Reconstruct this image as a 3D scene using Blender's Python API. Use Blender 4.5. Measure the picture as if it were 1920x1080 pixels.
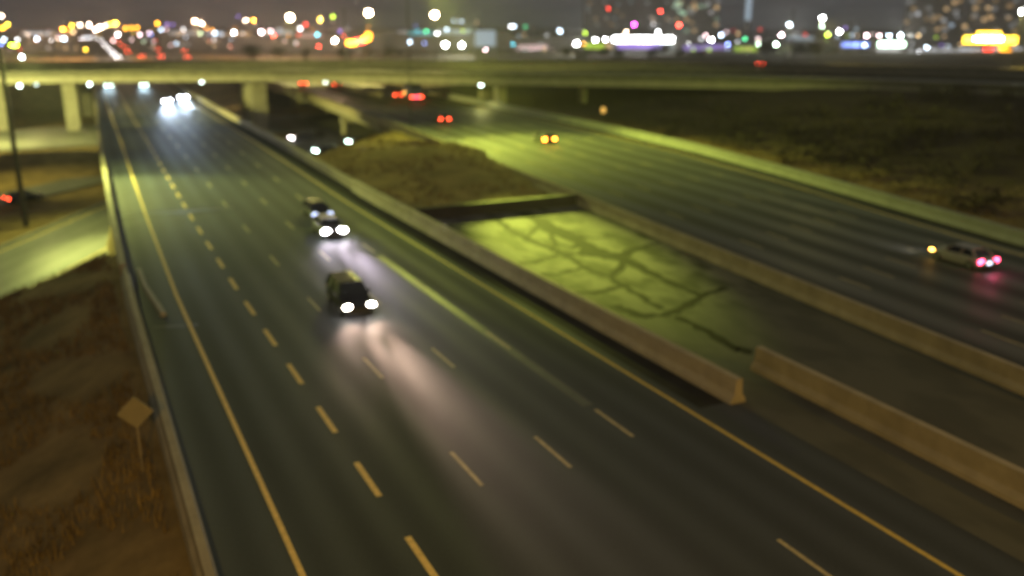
import bpy, bmesh, math, random
import numpy as np
from mathutils import Vector
R = math.radians
random.seed(7)
sc = bpy.context.scene
for o in list(bpy.data.objects):
    bpy.data.objects.remove(o)
C = sc.collection

# ------------------------------------------------------------------ camera
FPX, PIT, YAW, CH = 1697.13, .283181, .451854, 16.778
cam = bpy.data.cameras.new('camera')
camo = bpy.data.objects.new('camera', cam); C.objects.link(camo)
cam.sensor_width = 36; cam.lens = 36 * FPX / 1920
cam.clip_start = .2; cam.clip_end = 12000
FW = Vector((math.sin(YAW)*math.cos(PIT), math.cos(YAW)*math.cos(PIT), -math.sin(PIT)))
RT = Vector((math.cos(YAW), -math.sin(YAW), 0)); UP = RT.cross(FW)
camo.location = (0, 0, CH)
camo.rotation_euler = (math.pi/2 - PIT, 0, -YAW)
cam.dof.use_dof = True
cam.dof.focus_distance = 15.5
cam.dof.aperture_fstop = .0318 / .135
cam.dof.aperture_blades = 7
cam.dof.aperture_rotation = R(12)
sc.camera = camo

# ------------------------------------------------------------------ world, moonless city-lit sky, exposure
w = bpy.data.worlds.new('World'); sc.world = w; w.use_nodes = True
nt = w.node_tree; nt.nodes.clear()
out = nt.nodes.new('ShaderNodeOutputWorld')
sky = nt.nodes.new('ShaderNodeTexSky'); sky.sky_type = 'NISHITA'; sky.sun_disc = False
sky.sun_elevation = R(-8); sky.sun_rotation = R(200)
b1 = nt.nodes.new('ShaderNodeBackground'); b1.inputs[1].default_value = .05
nt.links.new(sky.outputs[0], b1.inputs[0])
tc = nt.nodes.new('ShaderNodeTexCoord'); sep = nt.nodes.new('ShaderNodeSeparateXYZ')
nt.links.new(tc.outputs['Generated'], sep.inputs[0])
rp = nt.nodes.new('ShaderNodeValToRGB')
rp.color_ramp.elements[0].position = 0.0; rp.color_ramp.elements[0].color = (.054, .051, .058, 1)
rp.color_ramp.elements[1].position = .25; rp.color_ramp.elements[1].color = (.038, .037, .046, 1)
nz = nt.nodes.new('ShaderNodeTexNoise'); nz.inputs['Scale'].default_value = 3; nz.inputs['Detail'].default_value = 4
nt.links.new(tc.outputs['Generated'], nz.inputs['Vector'])
mr = nt.nodes.new('ShaderNodeMapRange'); mr.inputs[1].default_value = .3; mr.inputs[2].default_value = .7
mr.inputs[3].default_value = .75; mr.inputs[4].default_value = 1.2
nt.links.new(nz.outputs[0], mr.inputs[0]); nt.links.new(sep.outputs[2], rp.inputs[0])
b2 = nt.nodes.new('ShaderNodeBackground'); nt.links.new(rp.outputs[0], b2.inputs[0]); nt.links.new(mr.outputs[0], b2.inputs[1])
ad = nt.nodes.new('ShaderNodeAddShader')
nt.links.new(b1.outputs[0], ad.inputs[0]); nt.links.new(b2.outputs[0], ad.inputs[1]); nt.links.new(ad.outputs[0], out.inputs[0])
sun = bpy.data.lights.new('city_glow', 'SUN'); sun.energy = .29; sun.angle = R(120); sun.color = (.96, 1, .84)
suno = bpy.data.objects.new('city_glow', sun); C.objects.link(suno); suno.rotation_euler = (R(20), R(10), 0)
suno['kind'] = 'structure'
sc.view_settings.view_transform = 'Standard'; sc.view_settings.look = 'None'
sc.view_settings.exposure = 0; sc.view_settings.gamma = 1
sc.cycles.use_adaptive_sampling = False
sc.cycles.use_denoising = True
sc.cycles.sample_clamp_indirect = 2.0
sc.cycles.max_bounces = 4; sc.cycles.diffuse_bounces = 2; sc.cycles.glossy_bounces = 2
sc.cycles.caustics_reflective = False; sc.cycles.caustics_refractive = False
sc.cycles.pixel_filter_type = 'GAUSSIAN'; sc.cycles.filter_width = 2.0

# ------------------------------------------------------------------ helpers
def ray(u, v): return FW + RT*((u-960)/FPX) - UP*((v-540)/FPX)
def onz(u, v, z):                       # the point at height z seen in that direction
    d = ray(u, v); t = (z-CH)/d.z
    return Vector((0, 0, CH)) + d*t
def at(u, v, dist):                     # the point at that ground distance
    d = ray(u, v); t = dist/math.hypot(d.x, d.y)
    return Vector((0, 0, CH)) + d*t
def ip(pts):
    xs = [p[0] for p in pts]; ys = [p[1] for p in pts]
    return lambda y: float(np.interp(y, xs, ys))

class MB:
    def __init__(s): s.v = []; s.f = []; s.uv = []
    def add(s, vs, fs):
        n = len(s.v); s.v += [tuple(p) for p in vs]; s.f += [tuple(i+n for i in f) for f in fs]; return s
    def box(s, x0, x1, y0, y1, z0, z1):
        v = [(x0,y0,z0),(x1,y0,z0),(x1,y1,z0),(x0,y1,z0),(x0,y0,z1),(x1,y0,z1),(x1,y1,z1),(x0,y1,z1)]
        return s.add(v, [(0,3,2,1),(4,5,6,7),(0,1,5,4),(1,2,6,5),(2,3,7,6),(3,0,4,7)])
    def hexa(s, bot, top):               # four lower and four upper corners
        return s.add(list(bot)+list(top), [(0,3,2,1),(4,5,6,7),(0,1,5,4),(1,2,6,5),(2,3,7,6),(3,0,4,7)])
    def tube(s, a, b, r0, r1=None, n=8, caps=True):
        a = Vector(a); b = Vector(b); r1 = r0 if r1 is None else r1
        d = (b-a).normalized(); u = d.orthogonal().normalized(); w_ = d.cross(u)
        vs = []
        for p, r in ((a, r0), (b, r1)):
            for k in range(n):
                t = 2*math.pi*k/n; vs.append(p + u*(r*math.cos(t)) + w_*(r*math.sin(t)))
        fs = [(k, (k+1) % n, n+(k+1) % n, n+k) for k in range(n)]
        if caps: fs += [tuple(range(n-1, -1, -1)), tuple(range(n, 2*n))]
        return s.add(vs, fs)
    def ball(s, c, rx, ry=None, rz=None, n=10, m=6):
        ry = rx if ry is None else ry; rz = rx if rz is None else rz
        vs = [(c[0], c[1], c[2]+rz)]; fs = []
        for i in range(1, m):
            a = math.pi*i/m
            for k in range(n):
                t = 2*math.pi*k/n
                vs.append((c[0]+rx*math.sin(a)*math.cos(t), c[1]+ry*math.sin(a)*math.sin(t), c[2]+rz*math.cos(a)))
        vs.append((c[0], c[1], c[2]-rz)); last = len(vs)-1
        for k in range(n): fs.append((0, 1+k, 1+(k+1) % n))
        for i in range(m-2):
            for k in range(n):
                p = 1+i*n; fs.append((p+k, p+n+k, p+n+(k+1) % n, p+(k+1) % n))
        p = 1+(m-2)*n
        for k in range(n): fs.append((p+k, last, p+(k+1) % n))
        return s.add(vs, fs)
    def loft(s, rings, caps=True):
        n = len(rings[0]); vs = [p for r in rings for p in r]; fs = []
        for i in range(len(rings)-1):
            for k in range(n):
                fs.append((i*n+k, i*n+(k+1) % n, (i+1)*n+(k+1) % n, (i+1)*n+k))
        if caps: fs += [tuple(range(n-1, -1, -1)), tuple(range((len(rings)-1)*n, len(rings)*n))]
        return s.add(vs, fs)
    def sweep(s, prof, path):            # prof (offset to the right, z) swept along points (x, y, z)
        rings = []
        for i, p in enumerate(path):
            a = Vector(path[max(i-1, 0)]); b = Vector(path[min(i+1, len(path)-1)])
            d = (b-a); d.z = 0; d.normalize(); r = Vector((d.y, -d.x, 0))
            rings.append([Vector(p)+r*o+Vector((0, 0, z)) for o, z in prof])
        return s.loft(rings)
    def build(s, name, mat, parent=None, smooth=False, loc=None):
        me = bpy.data.meshes.new(name); me.from_pydata(s.v, [], s.f); me.update()
        bm = bmesh.new(); bm.from_mesh(me); bmesh.ops.recalc_face_normals(bm, faces=bm.faces); bm.to_mesh(me); bm.free()
        if s.uv:
            l = me.uv_layers.new(name='lane')
            for lp in me.loops: l.data[lp.index].uv = s.uv[lp.vertex_index]
        if smooth: me.polygons.foreach_set('use_smooth', [True]*len(me.polygons))
        me.materials.append(mat)
        o = bpy.data.objects.new(name, me); C.objects.link(o)
        if parent: o.parent = parent
        if loc: o.location = loc
        return o

def tag(o, label=None, cat=None, group=None, kind=None):
    if label: o['label'] = label
    if cat: o['category'] = cat
    if group: o['group'] = group
    if kind: o['kind'] = kind
    return o
def empty(name, loc=(0, 0, 0), rz=0, **k):
    o = bpy.data.objects.new(name, None); C.objects.link(o); o.location = loc; o.rotation_euler = (0, 0, rz)
    return tag(o, **k)
def copy_tree(o, parent=None, lights=False):
    c = o.copy(); C.objects.link(c); c.parent = parent
    for ch in list(o.children):
        if ch.type == 'LIGHT' and not lights: continue
        copy_tree(ch, c, lights)
    return c
def ordinal(n):
    return {1:'first',2:'second',3:'third',4:'fourth',5:'fifth',6:'sixth',7:'seventh',8:'eighth',9:'ninth',10:'tenth',11:'eleventh',12:'twelfth',
            13:'thirteenth',14:'fourteenth',15:'fifteenth',16:'sixteenth',17:'seventeenth',18:'eighteenth',19:'nineteenth',20:'twentieth'}.get(n) or \
        str(n) + ('th' if n % 100 in (11, 12, 13) else {1:'st', 2:'nd', 3:'rd'}.get(n % 10, 'th'))
def spot(name, loc, target, energy, col, size, blend, radius, parent=None):
    l = bpy.data.lights.new(name, 'SPOT'); l.energy = energy; l.color = col; l.spot_size = R(size); l.spot_blend = blend
    l.shadow_soft_size = radius
    o = bpy.data.objects.new(name, l); C.objects.link(o); o.location = loc
    o.rotation_euler = (Vector(target)-Vector(loc)).to_track_quat('-Z', 'Y').to_euler()
    if parent: o.parent = parent
    return o

# ------------------------------------------------------------------ materials
def mat(name, col, rough=.8, metal=0, var=.25, scale=2.0, bump=0, col2=None, detail=6, spec=.5, coords='Object', stretch=None):
    m = bpy.data.materials.new(name); m.use_nodes = True; t = m.node_tree; n = t.nodes; b = n['Principled BSDF']
    b.inputs['Roughness'].default_value = rough; b.inputs['Metallic'].default_value = metal
    b.inputs['Specular IOR Level'].default_value = spec
    c = n.new('ShaderNodeTexCoord'); z = n.new('ShaderNodeTexNoise'); z.inputs['Scale'].default_value = scale; z.inputs['Detail'].default_value = detail
    z.inputs['Roughness'].default_value = .62
    mp = n.new('ShaderNodeMapping'); t.links.new(c.outputs[coords], mp.inputs[0]); t.links.new(mp.outputs[0], z.inputs['Vector'])
    if stretch: mp.inputs['Scale'].default_value = stretch
    r = n.new('ShaderNodeValToRGB'); r.color_ramp.elements[0].position = .32; r.color_ramp.elements[1].position = .68
    c2 = col2 or tuple(x*(1+var) for x in col); c1 = col if col2 else tuple(x*(1-var) for x in col)
    r.color_ramp.elements[0].color = (*c1, 1); r.color_ramp.elements[1].color = (*c2, 1)
    t.links.new(z.outputs[0], r.inputs[0]); t.links.new(r.outputs[0], b.inputs['Base Color'])
    if bump:
        bu = n.new('ShaderNodeBump'); bu.inputs['Strength'].default_value = bump; bu.inputs['Distance'].default_value = .05
        t.links.new(z.outputs[0], bu.inputs['Height']); t.links.new(bu.outputs[0], b.inputs['Normal'])
    return m
def emit(name, col, strength, sampled=False):
    m = bpy.data.materials.new(name); m.use_nodes = True; n = m.node_tree.nodes; b = n['Principled BSDF']
    b.inputs['Base Color'].default_value = (*[min(1, c) * .5 for c in col], 1)
    b.inputs['Emission Color'].default_value = (*col, 1); b.inputs['Emission Strength'].default_value = strength
    m.cycles.emission_sampling = 'FRONT' if sampled else 'NONE'
    return m
def asphalt(name, base, rough0, rough1, track=0.0, period=1.9, phase=0.0, spec=.5):
    m = bpy.data.materials.new(name); m.use_nodes = True; t = m.node_tree; n = t.nodes; b = n['Principled BSDF']; b.inputs['Specular IOR Level'].default_value = spec
    c = n.new('ShaderNodeTexCoord')
    z1 = n.new('ShaderNodeTexNoise'); z1.inputs['Scale'].default_value = .22; z1.inputs['Detail'].default_value = 5
    mp = n.new('ShaderNodeMapping'); mp.inputs['Scale'].default_value = (1, .16, 1)
    t.links.new(c.outputs['Object'], mp.inputs[0]); t.links.new(mp.outputs[0], z1.inputs['Vector'])
    z2 = n.new('ShaderNodeTexNoise'); z2.inputs['Scale'].default_value = 9; z2.inputs['Detail'].default_value = 4
    t.links.new(c.outputs['Object'], z2.inputs['Vector'])
    u = n.new('ShaderNodeUVMap'); u.uv_map = 'lane'; sx = n.new('ShaderNodeSeparateXYZ'); t.links.new(u.outputs[0], sx.inputs[0])
    def math_(op, a, bb=None):
        k = n.new('ShaderNodeMath'); k.operation = op
        for i, q in enumerate((a, bb)):
            if q is None: continue
            if isinstance(q, (int, float)): k.inputs[i].default_value = q
            else: t.links.new(q, k.inputs[i])
        return k.outputs[0]
    wv = math_('SINE', math_('ADD', math_('MULTIPLY', sx.outputs[0], 2*math.pi/period), phase))
    wv = math_('ADD', math_('MULTIPLY', wv, .5), .5)                # 1 on the polished wheel tracks
    mixn = math_('ADD', math_('MULTIPLY', z1.outputs[0], .7), math_('MULTIPLY', z2.outputs[0], .3))
    val = math_('ADD', mixn, math_('MULTIPLY', wv, track))
    r = n.new('ShaderNodeMapRange'); r.inputs[1].default_value = .3; r.inputs[2].default_value = .7+track
    r.inputs[3].default_value = .62-.34*track; r.inputs[4].default_value = 1.45+.6*track
    t.links.new(val, r.inputs[0])
    mx = n.new('ShaderNodeVectorMath'); mx.operation = 'SCALE'; mx.inputs[0].default_value = base
    t.links.new(r.outputs[0], mx.inputs['Scale']); t.links.new(mx.outputs[0], b.inputs['Base Color'])
    rr = n.new('ShaderNodeMapRange'); rr.inputs[1].default_value = .3; rr.inputs[2].default_value = .7+track
    rr.inputs[3].default_value = rough1; rr.inputs[4].default_value = rough0
    t.links.new(val, rr.inputs[0]); t.links.new(rr.outputs[0], b.inputs['Roughness'])
    bu = n.new('ShaderNodeBump'); bu.inputs['Strength'].default_value = .25; bu.inputs['Distance'].default_value = .02
    t.links.new(z2.outputs[0], bu.inputs['Height']); t.links.new(bu.outputs[0], b.inputs['Normal'])
    return m
def cracked(name):
    """old stained concrete; the near end was resurfaced darker"""
    m = bpy.data.materials.new(name); m.use_nodes = True; t = m.node_tree; n = t.nodes; b = n['Principled BSDF']
    c = n.new('ShaderNodeTexCoord')
    mp = n.new('ShaderNodeMapping'); mp.inputs['Scale'].default_value = (.5, .22, 1); t.links.new(c.outputs['Object'], mp.inputs[0])
    z = n.new('ShaderNodeTexNoise'); z.inputs['Scale'].default_value = 1; z.inputs['Detail'].default_value = 7; t.links.new(mp.outputs[0], z.inputs['Vector'])
    r = n.new('ShaderNodeValToRGB'); r.color_ramp.elements[0].position = .42; r.color_ramp.elements[0].color = (.034, .034, .030, 1)
    r.color_ramp.elements[1].position = .55; r.color_ramp.elements[1].color = (.135, .13, .11, 1); t.links.new(z.outputs[0], r.inputs[0])
    sy = n.new('ShaderNodeSeparateXYZ'); t.links.new(c.outputs['Object'], sy.inputs[0])
    k = n.new('ShaderNodeMath'); k.operation = 'MULTIPLY_ADD'; k.inputs[1].default_value = -6; t.links.new(z.outputs[0], k.inputs[0]); t.links.new(sy.outputs[1], k.inputs[2])
    my = n.new('ShaderNodeMapRange'); my.inputs[1].default_value = 38; my.inputs[2].default_value = 47; my.inputs[3].default_value = .8; my.inputs[4].default_value = 0
    t.links.new(k.outputs[0], my.inputs[0])
    m3 = n.new('ShaderNodeMixRGB'); m3.inputs[2].default_value = (.078, .080, .072, 1)
    t.links.new(my.outputs[0], m3.inputs[0]); t.links.new(r.outputs[0], m3.inputs[1])
    t.links.new(m3.outputs[0], b.inputs['Base Color']); b.inputs['Roughness'].default_value = .8; b.inputs['Specular IOR Level'].default_value = .08
    return m
def soil_mat():
    m = mat('dry_grass_ground', (.10, .072, .032), .95, col2=(.24, .168, .072), scale=.35, detail=10, bump=.8, spec=.1)
    t = m.node_tree; n = t.nodes; b = n['Principled BSDF']; src = b.inputs['Base Color'].links[0].from_socket
    c = n.new('ShaderNodeTexCoord'); sp = n.new('ShaderNodeSeparateXYZ'); t.links.new(c.outputs['Object'], sp.inputs[0])
    z = n.new('ShaderNodeTexNoise'); z.inputs['Scale'].default_value = .15; t.links.new(c.outputs['Object'], z.inputs['Vector'])
    k = n.new('ShaderNodeMath'); k.operation = 'MULTIPLY_ADD'; k.inputs[1].default_value = 14; t.links.new(z.outputs[0], k.inputs[0]); t.links.new(sp.outputs[0], k.inputs[2])
    mr_ = n.new('ShaderNodeMapRange'); mr_.inputs[1].default_value = 88; mr_.inputs[2].default_value = 97; t.links.new(k.outputs[0], mr_.inputs[0])
    mx = n.new('ShaderNodeMixRGB'); mx.inputs[2].default_value = (.052, .040, .024, 1)      # dark brush litter on the bank
    t.links.new(mr_.outputs[0], mx.inputs[0]); t.links.new(src, mx.inputs[1]); t.links.new(mx.outputs[0], b.inputs['Base Color'])
    return m
def facade_mat():
    m = mat('city_facade', (.07, .065, .06), .8, var=.2, scale=.1); t = m.node_tree; n = t.nodes; b = n['Principled BSDF']
    c = n.new('ShaderNodeTexCoord'); sp = n.new('ShaderNodeSeparateXYZ'); cb_ = n.new('ShaderNodeCombineXYZ')
    t.links.new(c.outputs['Object'], sp.inputs[0]); t.links.new(sp.outputs[0], cb_.inputs[0]); t.links.new(sp.outputs[2], cb_.inputs[1])
    br = n.new('ShaderNodeTexBrick'); br.offset = 0; br.inputs['Scale'].default_value = 1; br.inputs['Brick Width'].default_value = 3.4; br.inputs['Row Height'].default_value = 3.0
    br.inputs['Mortar Size'].default_value = .5; br.inputs['Mortar'].default_value = (0, 0, 0, 1); br.inputs['Color1'].default_value = (0, 0, 0, 1); br.inputs['Color2'].default_value = (1, 1, 1, 1)
    t.links.new(cb_.outputs[0], br.inputs['Vector'])
    rp_ = n.new('ShaderNodeValToRGB'); rp_.color_ramp.elements[0].position = .35; rp_.color_ramp.elements[0].color = (.012, .011, .010, 1)  # faint glow of the bare wall stands in for haze
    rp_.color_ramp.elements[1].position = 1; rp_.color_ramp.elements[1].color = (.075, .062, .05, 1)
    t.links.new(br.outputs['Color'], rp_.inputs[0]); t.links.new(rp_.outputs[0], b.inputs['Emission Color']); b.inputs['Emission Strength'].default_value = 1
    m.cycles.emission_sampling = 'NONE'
    return m
M = dict(
    road=asphalt('worn_asphalt', (.034, .040, .048), .58, .78, .24, 1.9, 0, .3),
    road2=asphalt('polished_asphalt', (.055, .057, .053), .46, .72, 1.0, 3.75, 0, .35),
    ramp=asphalt('ramp_asphalt', (.10, .10, .09), .5, .7, .1, 2.5),
    crack=cracked('cracked_pavement'),
    paint=mat('road_paint', (.74, .54, .19), .6, var=.18, scale=3, spec=.25),  # white line paint with the amber lamplight put into its colour
    wpaint=mat('worn_road_paint', (.40, .34, .20), .6, var=.25, scale=3, spec=.25),
    ypaint=mat('yellow_road_paint', (.55, .40, .08), .55, var=.18, scale=3),
    tar=mat('crack_filler', (.018, .018, .016), .85, var=.3, scale=1, spec=.05),
    dark_strip=mat('dark_road_strip', (.021, .021, .019), .9, var=.35, scale=.5, spec=.1),
    seam=mat('glare_seam', (.075, .080, .068), .46, var=.3, scale=.6),
    pale=mat('pale_concrete', (.25, .26, .26), .75, var=.15, scale=.6),
    conc=mat('concrete', (.30, .28, .24), .75, var=.2, scale=.8, bump=.3),
    barrier=mat('barrier_concrete', (.29, .25, .18), .75, var=.22, scale=.6, bump=.3),
    shade_conc=mat('shade_dark_concrete', (.035, .033, .03), .9, var=.3, scale=.7),  # the cross wall's unlit side, its shade put into the colour
    dconc=mat('dark_concrete', (.12, .115, .09), .8, var=.35, scale=.5, bump=.3),  # darker concrete tone of the overpass parapets
    soil=soil_mat(),
    grass=mat('dry_grass', (.20, .14, .06), .9, var=.5, scale=.6, spec=.1),
    bush=mat('bare_brush', (.040, .034, .022), .9, var=.5, scale=.8, spec=.1),
    leaf=mat('dark_leaves', (.045, .055, .028), .8, var=.5, scale=1.5, spec=.2),
    bark=mat('bark', (.05, .04, .03), .9),
    steel=mat('galvanised_steel', (.30, .30, .29), .45, metal=.7, var=.15),
    dark=mat('dark_steel', (.045, .047, .043), .5, var=.2),
    joint=mat('expansion_joint_steel', (.06, .06, .06), .4, metal=.5, var=.3),
    black=mat('black_car_paint', (.012, .012, .014), .25, var=.05),
    grey=mat('grey_car_paint', (.10, .10, .105), .3, var=.05, metal=.3),
    silver=mat('silver_car_paint', (.38, .37, .35), .3, var=.05, metal=.3),
    blue=mat('blue_truck_box', (.05, .06, .16), .5, var=.1),
    glass=mat('tinted_glass', (.012, .014, .017), .08, var=.05),
    tyre=mat('tyre_rubber', (.018, .018, .018), .85),
    rim=mat('alloy_rim', (.3, .3, .3), .35, metal=.8),
    plate=mat('number_plate', (.55, .55, .55), .5),
    signback=mat('sign_aluminium', (.24, .21, .16), .5, metal=.2, var=.12),
    wood=mat('weathered_post', (.22, .18, .13), .85),
    facade=facade_mat(),
    facade2=mat('pale_cladding', (.22, .23, .25), .7, var=.1, scale=.1),
    roofm=mat('roof_felt', (.05, .05, .05), .9),
)
HEAD = {'warm': emit('headlight_warm', (1, .90, .78), 110), 'white': emit('headlight_white', (1, .97, 1), 110),
        'blue': emit('headlight_blue', (.72, .84, 1), 140), 'dimblue': emit('headlight_dim', (.55, .65, 1), 3.5),
        'green': emit('headlight_greenish', (.72, 1, .88), 40), 'far': emit('headlight_far', (1, .93, .92), 34)}
TAIL = {'red': emit('tail_light_red', (1, .07, .025), 26), 'orange': emit('tail_light_orange', (1, .26, .02), 60),
        'pink': emit('tail_light_pink', (1, .07, .16), 16), 'off': mat('tail_lens', (.18, .01, .01), .3)}
AMBER = emit('amber_marker', (1, .5, .08), 22)
HOFF = mat('headlight_lens', (.5, .5, .5), .15)
PLATEGLOW = emit('plate_lamp', (.75, .8, 1), 5)

# ------------------------------------------------------------------ where the carriageways run
XL = ip([(-30,2.2),(60,2.2),(88,2.65),(120,3.35),(175,4.7),(240,6.6),(350,10),(500,15),(800,22),(1600,36)])
XR = ip([(-30,26.1),(85,26.1),(107,26.5),(142,27.1),(197,27.3),(225,27.6),(350,30),(500,34),(800,42),(1600,58)])
X2 = ip([(-30,34.4),(25,39.2),(70,43.2),(114,46.4),(145,48.9),(157,49.3),(184,51.2),(218,52.8),(240,53.4),(262,54.5),(330,50),(500,42),(800,48),(1600,63)])
X3 = ip([(-30,57),(45,66.9),(59,69.6),(77,73.2),(102,77.4),(135,79.8),(178,81.3),(212,82),(262,82),(330,78),(500,66),(800,70),(1600,85)])
NEAR = [(-12,223),(8.7,220),(36,211),(61,194),(78,176),(95,162),(112,148),(125,137),(138,114)]

def sms(a, b, x):
    t = np.clip((x-a)/(b-a), 0, 1); return t*t*(3-2*t)
def vint(f_pts): return f_pts
def terrain(X, Y):
    f = lambda g: np.vectorize(g)(Y)
    xl, xr, x2, x3 = f(XL), f(XR), f(X2), f(X3)
    low = -6.2
    slope = np.maximum(-.35 - .40*np.maximum(0, xl-.9-X), low)
    zl = slope + (low-slope)*sms(74, 90, Y)
    zl = zl + 2.4*np.exp(-((Y-171)/11)**2)*np.exp(-((X+5)/12)**4)
    zm1 = -.45 + (low+.45)*sms(0, 14, Y-(96+(X-2.2)*.9))
    ye = 119+(X-29)*1.3
    med = .02 + 2.2*sms(29, 39, X)*np.exp(-((Y-104)/16)**2)*sms(75, 84, Y)
    med = np.where(Y < 75, -.35, med)
    zmed = med + (low-med)*sms(0, 12, Y-ye)
    zr = -.45 + (low+.45)*sms(0, 12, Y-(150+(X-52)*.35))
    zb = -.3 + 5.7*sms(1.5, 52, X-x3)
    z = np.where(X < xl, zl, np.where(X < xr+.3, zm1, np.where(X < x2-.3, zmed, np.where(X < x3+.5, zr, zb))))
    k = sms(285, 335, Y)
    z = z*(1-k) + (-.45)*k
    s = sms(3, 25, np.abs(X-np.clip(X, xl-1, x3+1)))
    return z + .05*s*np.sin(X*.31+1.3*np.sin(Y*.17))*np.sin(Y*.23+X*.11)
gx = np.concatenate([[-4000,-2000,-1000,-500,-250,-140,-90], np.arange(-60, 160, 1.0), np.arange(160, 320, 8), [360,450,600,900,1400,2200,4000]])
gy = np.concatenate([[-400,-200,-100,-60], np.arange(-40, 300, 1.25), np.arange(300, 420, 5), [450,500,600,750,1000,1400,2000,3000,5000,9000]])
XX, YY = np.meshgrid(gx, gy)
ZZ = terrain(XX, YY)
def th(x, y): return float(terrain(np.array([x]), np.array([y]))[0])
g = MB(); nx, ny = len(gx), len(gy)
g.v = list(zip(XX.ravel().tolist(), YY.ravel().tolist(), ZZ.ravel().tolist()))
g.f = [(j*nx+i, j*nx+i+1, (j+1)*nx+i+1, (j+1)*nx+i) for j in range(ny-1) for i in range(nx-1)]
tag(g.build('ground', M['soil'], smooth=True), kind='structure')

def yr(a, b, s=4.0):
    n = max(1, int((b-a)/s)); return [a+(b-a)*i/n for i in range(n+1)]
def ysteps(a, b):
    return sorted(set([a, b] + [y for y in yr(-30, 320, 5) + yr(320, 1600, 40) if a < y < b]))
def road_slab(name, fl, fr, y0, y1, m, top=0.0, thick=.3, lat=12):
    r = MB(); ys = ysteps(y0, y1)
    for y in ys:
        a, b_ = fl(y), fr(y)
        for i in range(lat+1):
            r.v.append((a+(b_-a)*i/lat, y, top)); r.uv.append(((b_-a)*i/lat, y))
        r.v.append((b_, y, top-thick)); r.uv.append((b_-a, y)); r.v.append((a, y, top-thick)); r.uv.append((0, y))
    n = lat+3
    for j in range(len(ys)-1):
        for i in range(n):
            r.f.append((j*n+i, j*n+(i+1) % n, (j+1)*n+(i+1) % n, (j+1)*n+i))
    return tag(r.build(name, m), kind='structure')
road = road_slab('road', XL, lambda y: XR(y) + .1, -25, 1500, M['road'])
road2 = road_slab('road', X2, X3, -25, 1500, M['road2'])
med = road_slab('median_pavement', lambda y: XR(y)+.1, lambda y: X2(y), -25, 75, M['crack'], top=-.012, thick=.4)

# wide tar filled cracks in the old slabs: each a part of the pavement
CRZ = [0]
def crack(px, w0, w1):
    CRZ[0] += 1; zc = -.0085+CRZ[0]*.0005
    pts = [onz(750+x*.3906, 320+y*.3906, 0) for x, y in px]; q = MB(); rc = random.Random(len(px)*7+int(px[0][0]))
    fine_ = []
    for a, b_ in zip(pts[:-1], pts[1:]):
        for k in range(5): fine_.append(a.lerp(b_, k/5)+Vector((rc.gauss(0, .07), rc.gauss(0, .12), 0)))
    fine_.append(pts[-1]); vs = []; N = len(fine_)
    for i, p in enumerate(fine_):
        d = fine_[min(i+1, N-1)]-fine_[max(i-1, 0)]; d.z = 0; d.normalize(); nn = Vector((d.y, -d.x, 0)); w_ = (w0+(w1-w0)*i/(N-1))*rc.uniform(.65, 1.35)/2
        vs += [tuple(p+nn*w_+Vector((0, 0, zc))), tuple(p-nn*w_+Vector((0, 0, zc)))]
    q.add(vs, [(2*i, 2*i+1, 2*i+3, 2*i+2) for i in range(N-1)]); q.build('filled_crack', M['tar'], med)
for px, w0, w1 in [
    ([(600,195),(720,270),(800,310),(880,350),(950,400),(1060,415)], .8, 1.5), ([(1060,412),(1150,372),(1250,345)], .7, .25), ([(1060,415),(1200,490),(1330,550),(1450,600)], .7, .3),
    ([(470,240),(540,290),(620,335),(720,370),(800,405),(880,460),(1000,510),(1120,580),(1260,665)], .55, .35), ([(780,395),(880,400),(960,405),(1050,420)], .6, .9),
    ([(560,445),(640,440),(700,425),(770,400)], .35, .45), ([(640,500),(760,495),(870,465)], .35, .3), ([(780,585),(930,588),(1050,560),(1090,540)], .45, .3), ([(610,320),(640,280),(690,250)], .3, .4),
    ([(1040,650),(1150,695),(1260,692),(1380,650),(1450,600),(1560,560)], .6, .3), ([(1320,700),(1480,770),(1600,850),(1690,870)], .35, .6), ([(860,310),(920,325),(1010,318)], .45, .3), ([(720,300),(745,345),(730,372)], .3, .3),
    ([(820,370),(870,350)], .4, .5), ([(1010,505),(1060,460),(1075,420)], .3, .6), ([(200,275),(330,262),(400,245),(480,232)], .5, .4)]:
    crack(px, w0*1.55, w1*1.45)
# painted markings: parts of the road they lie on
def strip(mb, fx, y0, y1, wd, z=.005):
    ys = ysteps(y0, y1) if y1-y0 > 6 else [y0, y1]
    vs = []
    for y in ys: vs += [(fx(y)-wd/2, y, z), (fx(y)+wd/2, y, z)]
    mb.add(vs, [(2*i, 2*i+1, 2*i+3, 2*i+2) for i in range(len(ys)-1)])
EL = lambda y: XL(y)+2.75*min(1, max(.5, 1-(y-150)/400))
ER = lambda y: XR(y)-2.4*min(1, max(.5, 1-(y-150)/400))
def lane(i): return lambda y: EL(y)+(ER(y)-EL(y))*i/5
m_ = MB(); strip(m_, EL, -20, 900, .20); m_.build('edge_line', M['paint'], road)
m_ = MB(); strip(m_, ER, -20, 900, .20); m_.build('edge_line', M['ypaint'], road)['label'] = 'yellow edge line along the median barrier'
for i, (per, ln, wd, ph) in enumerate([(6.07, 3.0, .24, 24.6), (12.1, 3.1, .17, 29.8), (12.1, 3.1, .17, 29.6), (12.0, 3.1, .17, 30.9)]):
    m_ = MB(); y = ph - per*5
    while y < 330:
        strip(m_, lane(i+1), y-ln/2, y+ln/2, wd); y += per
    m_.build('lane_line', M['paint' if i == 0 else 'wpaint'], road)
m_ = MB(); strip(m_, lambda y: lane(4)(y)-.05, 33, 64, .55, .003); m_.build('glare_seam', M['seam'], road)  # smooth seam, the glare streak along it put into a lighter colour
m_ = MB(); strip(m_, lambda y: XR(y)-.95, 30.5, 290, 1.7, .0035); m_.build('dark_strip', M['dark_strip'], road)  # flat darker strip along the barrier foot
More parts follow.
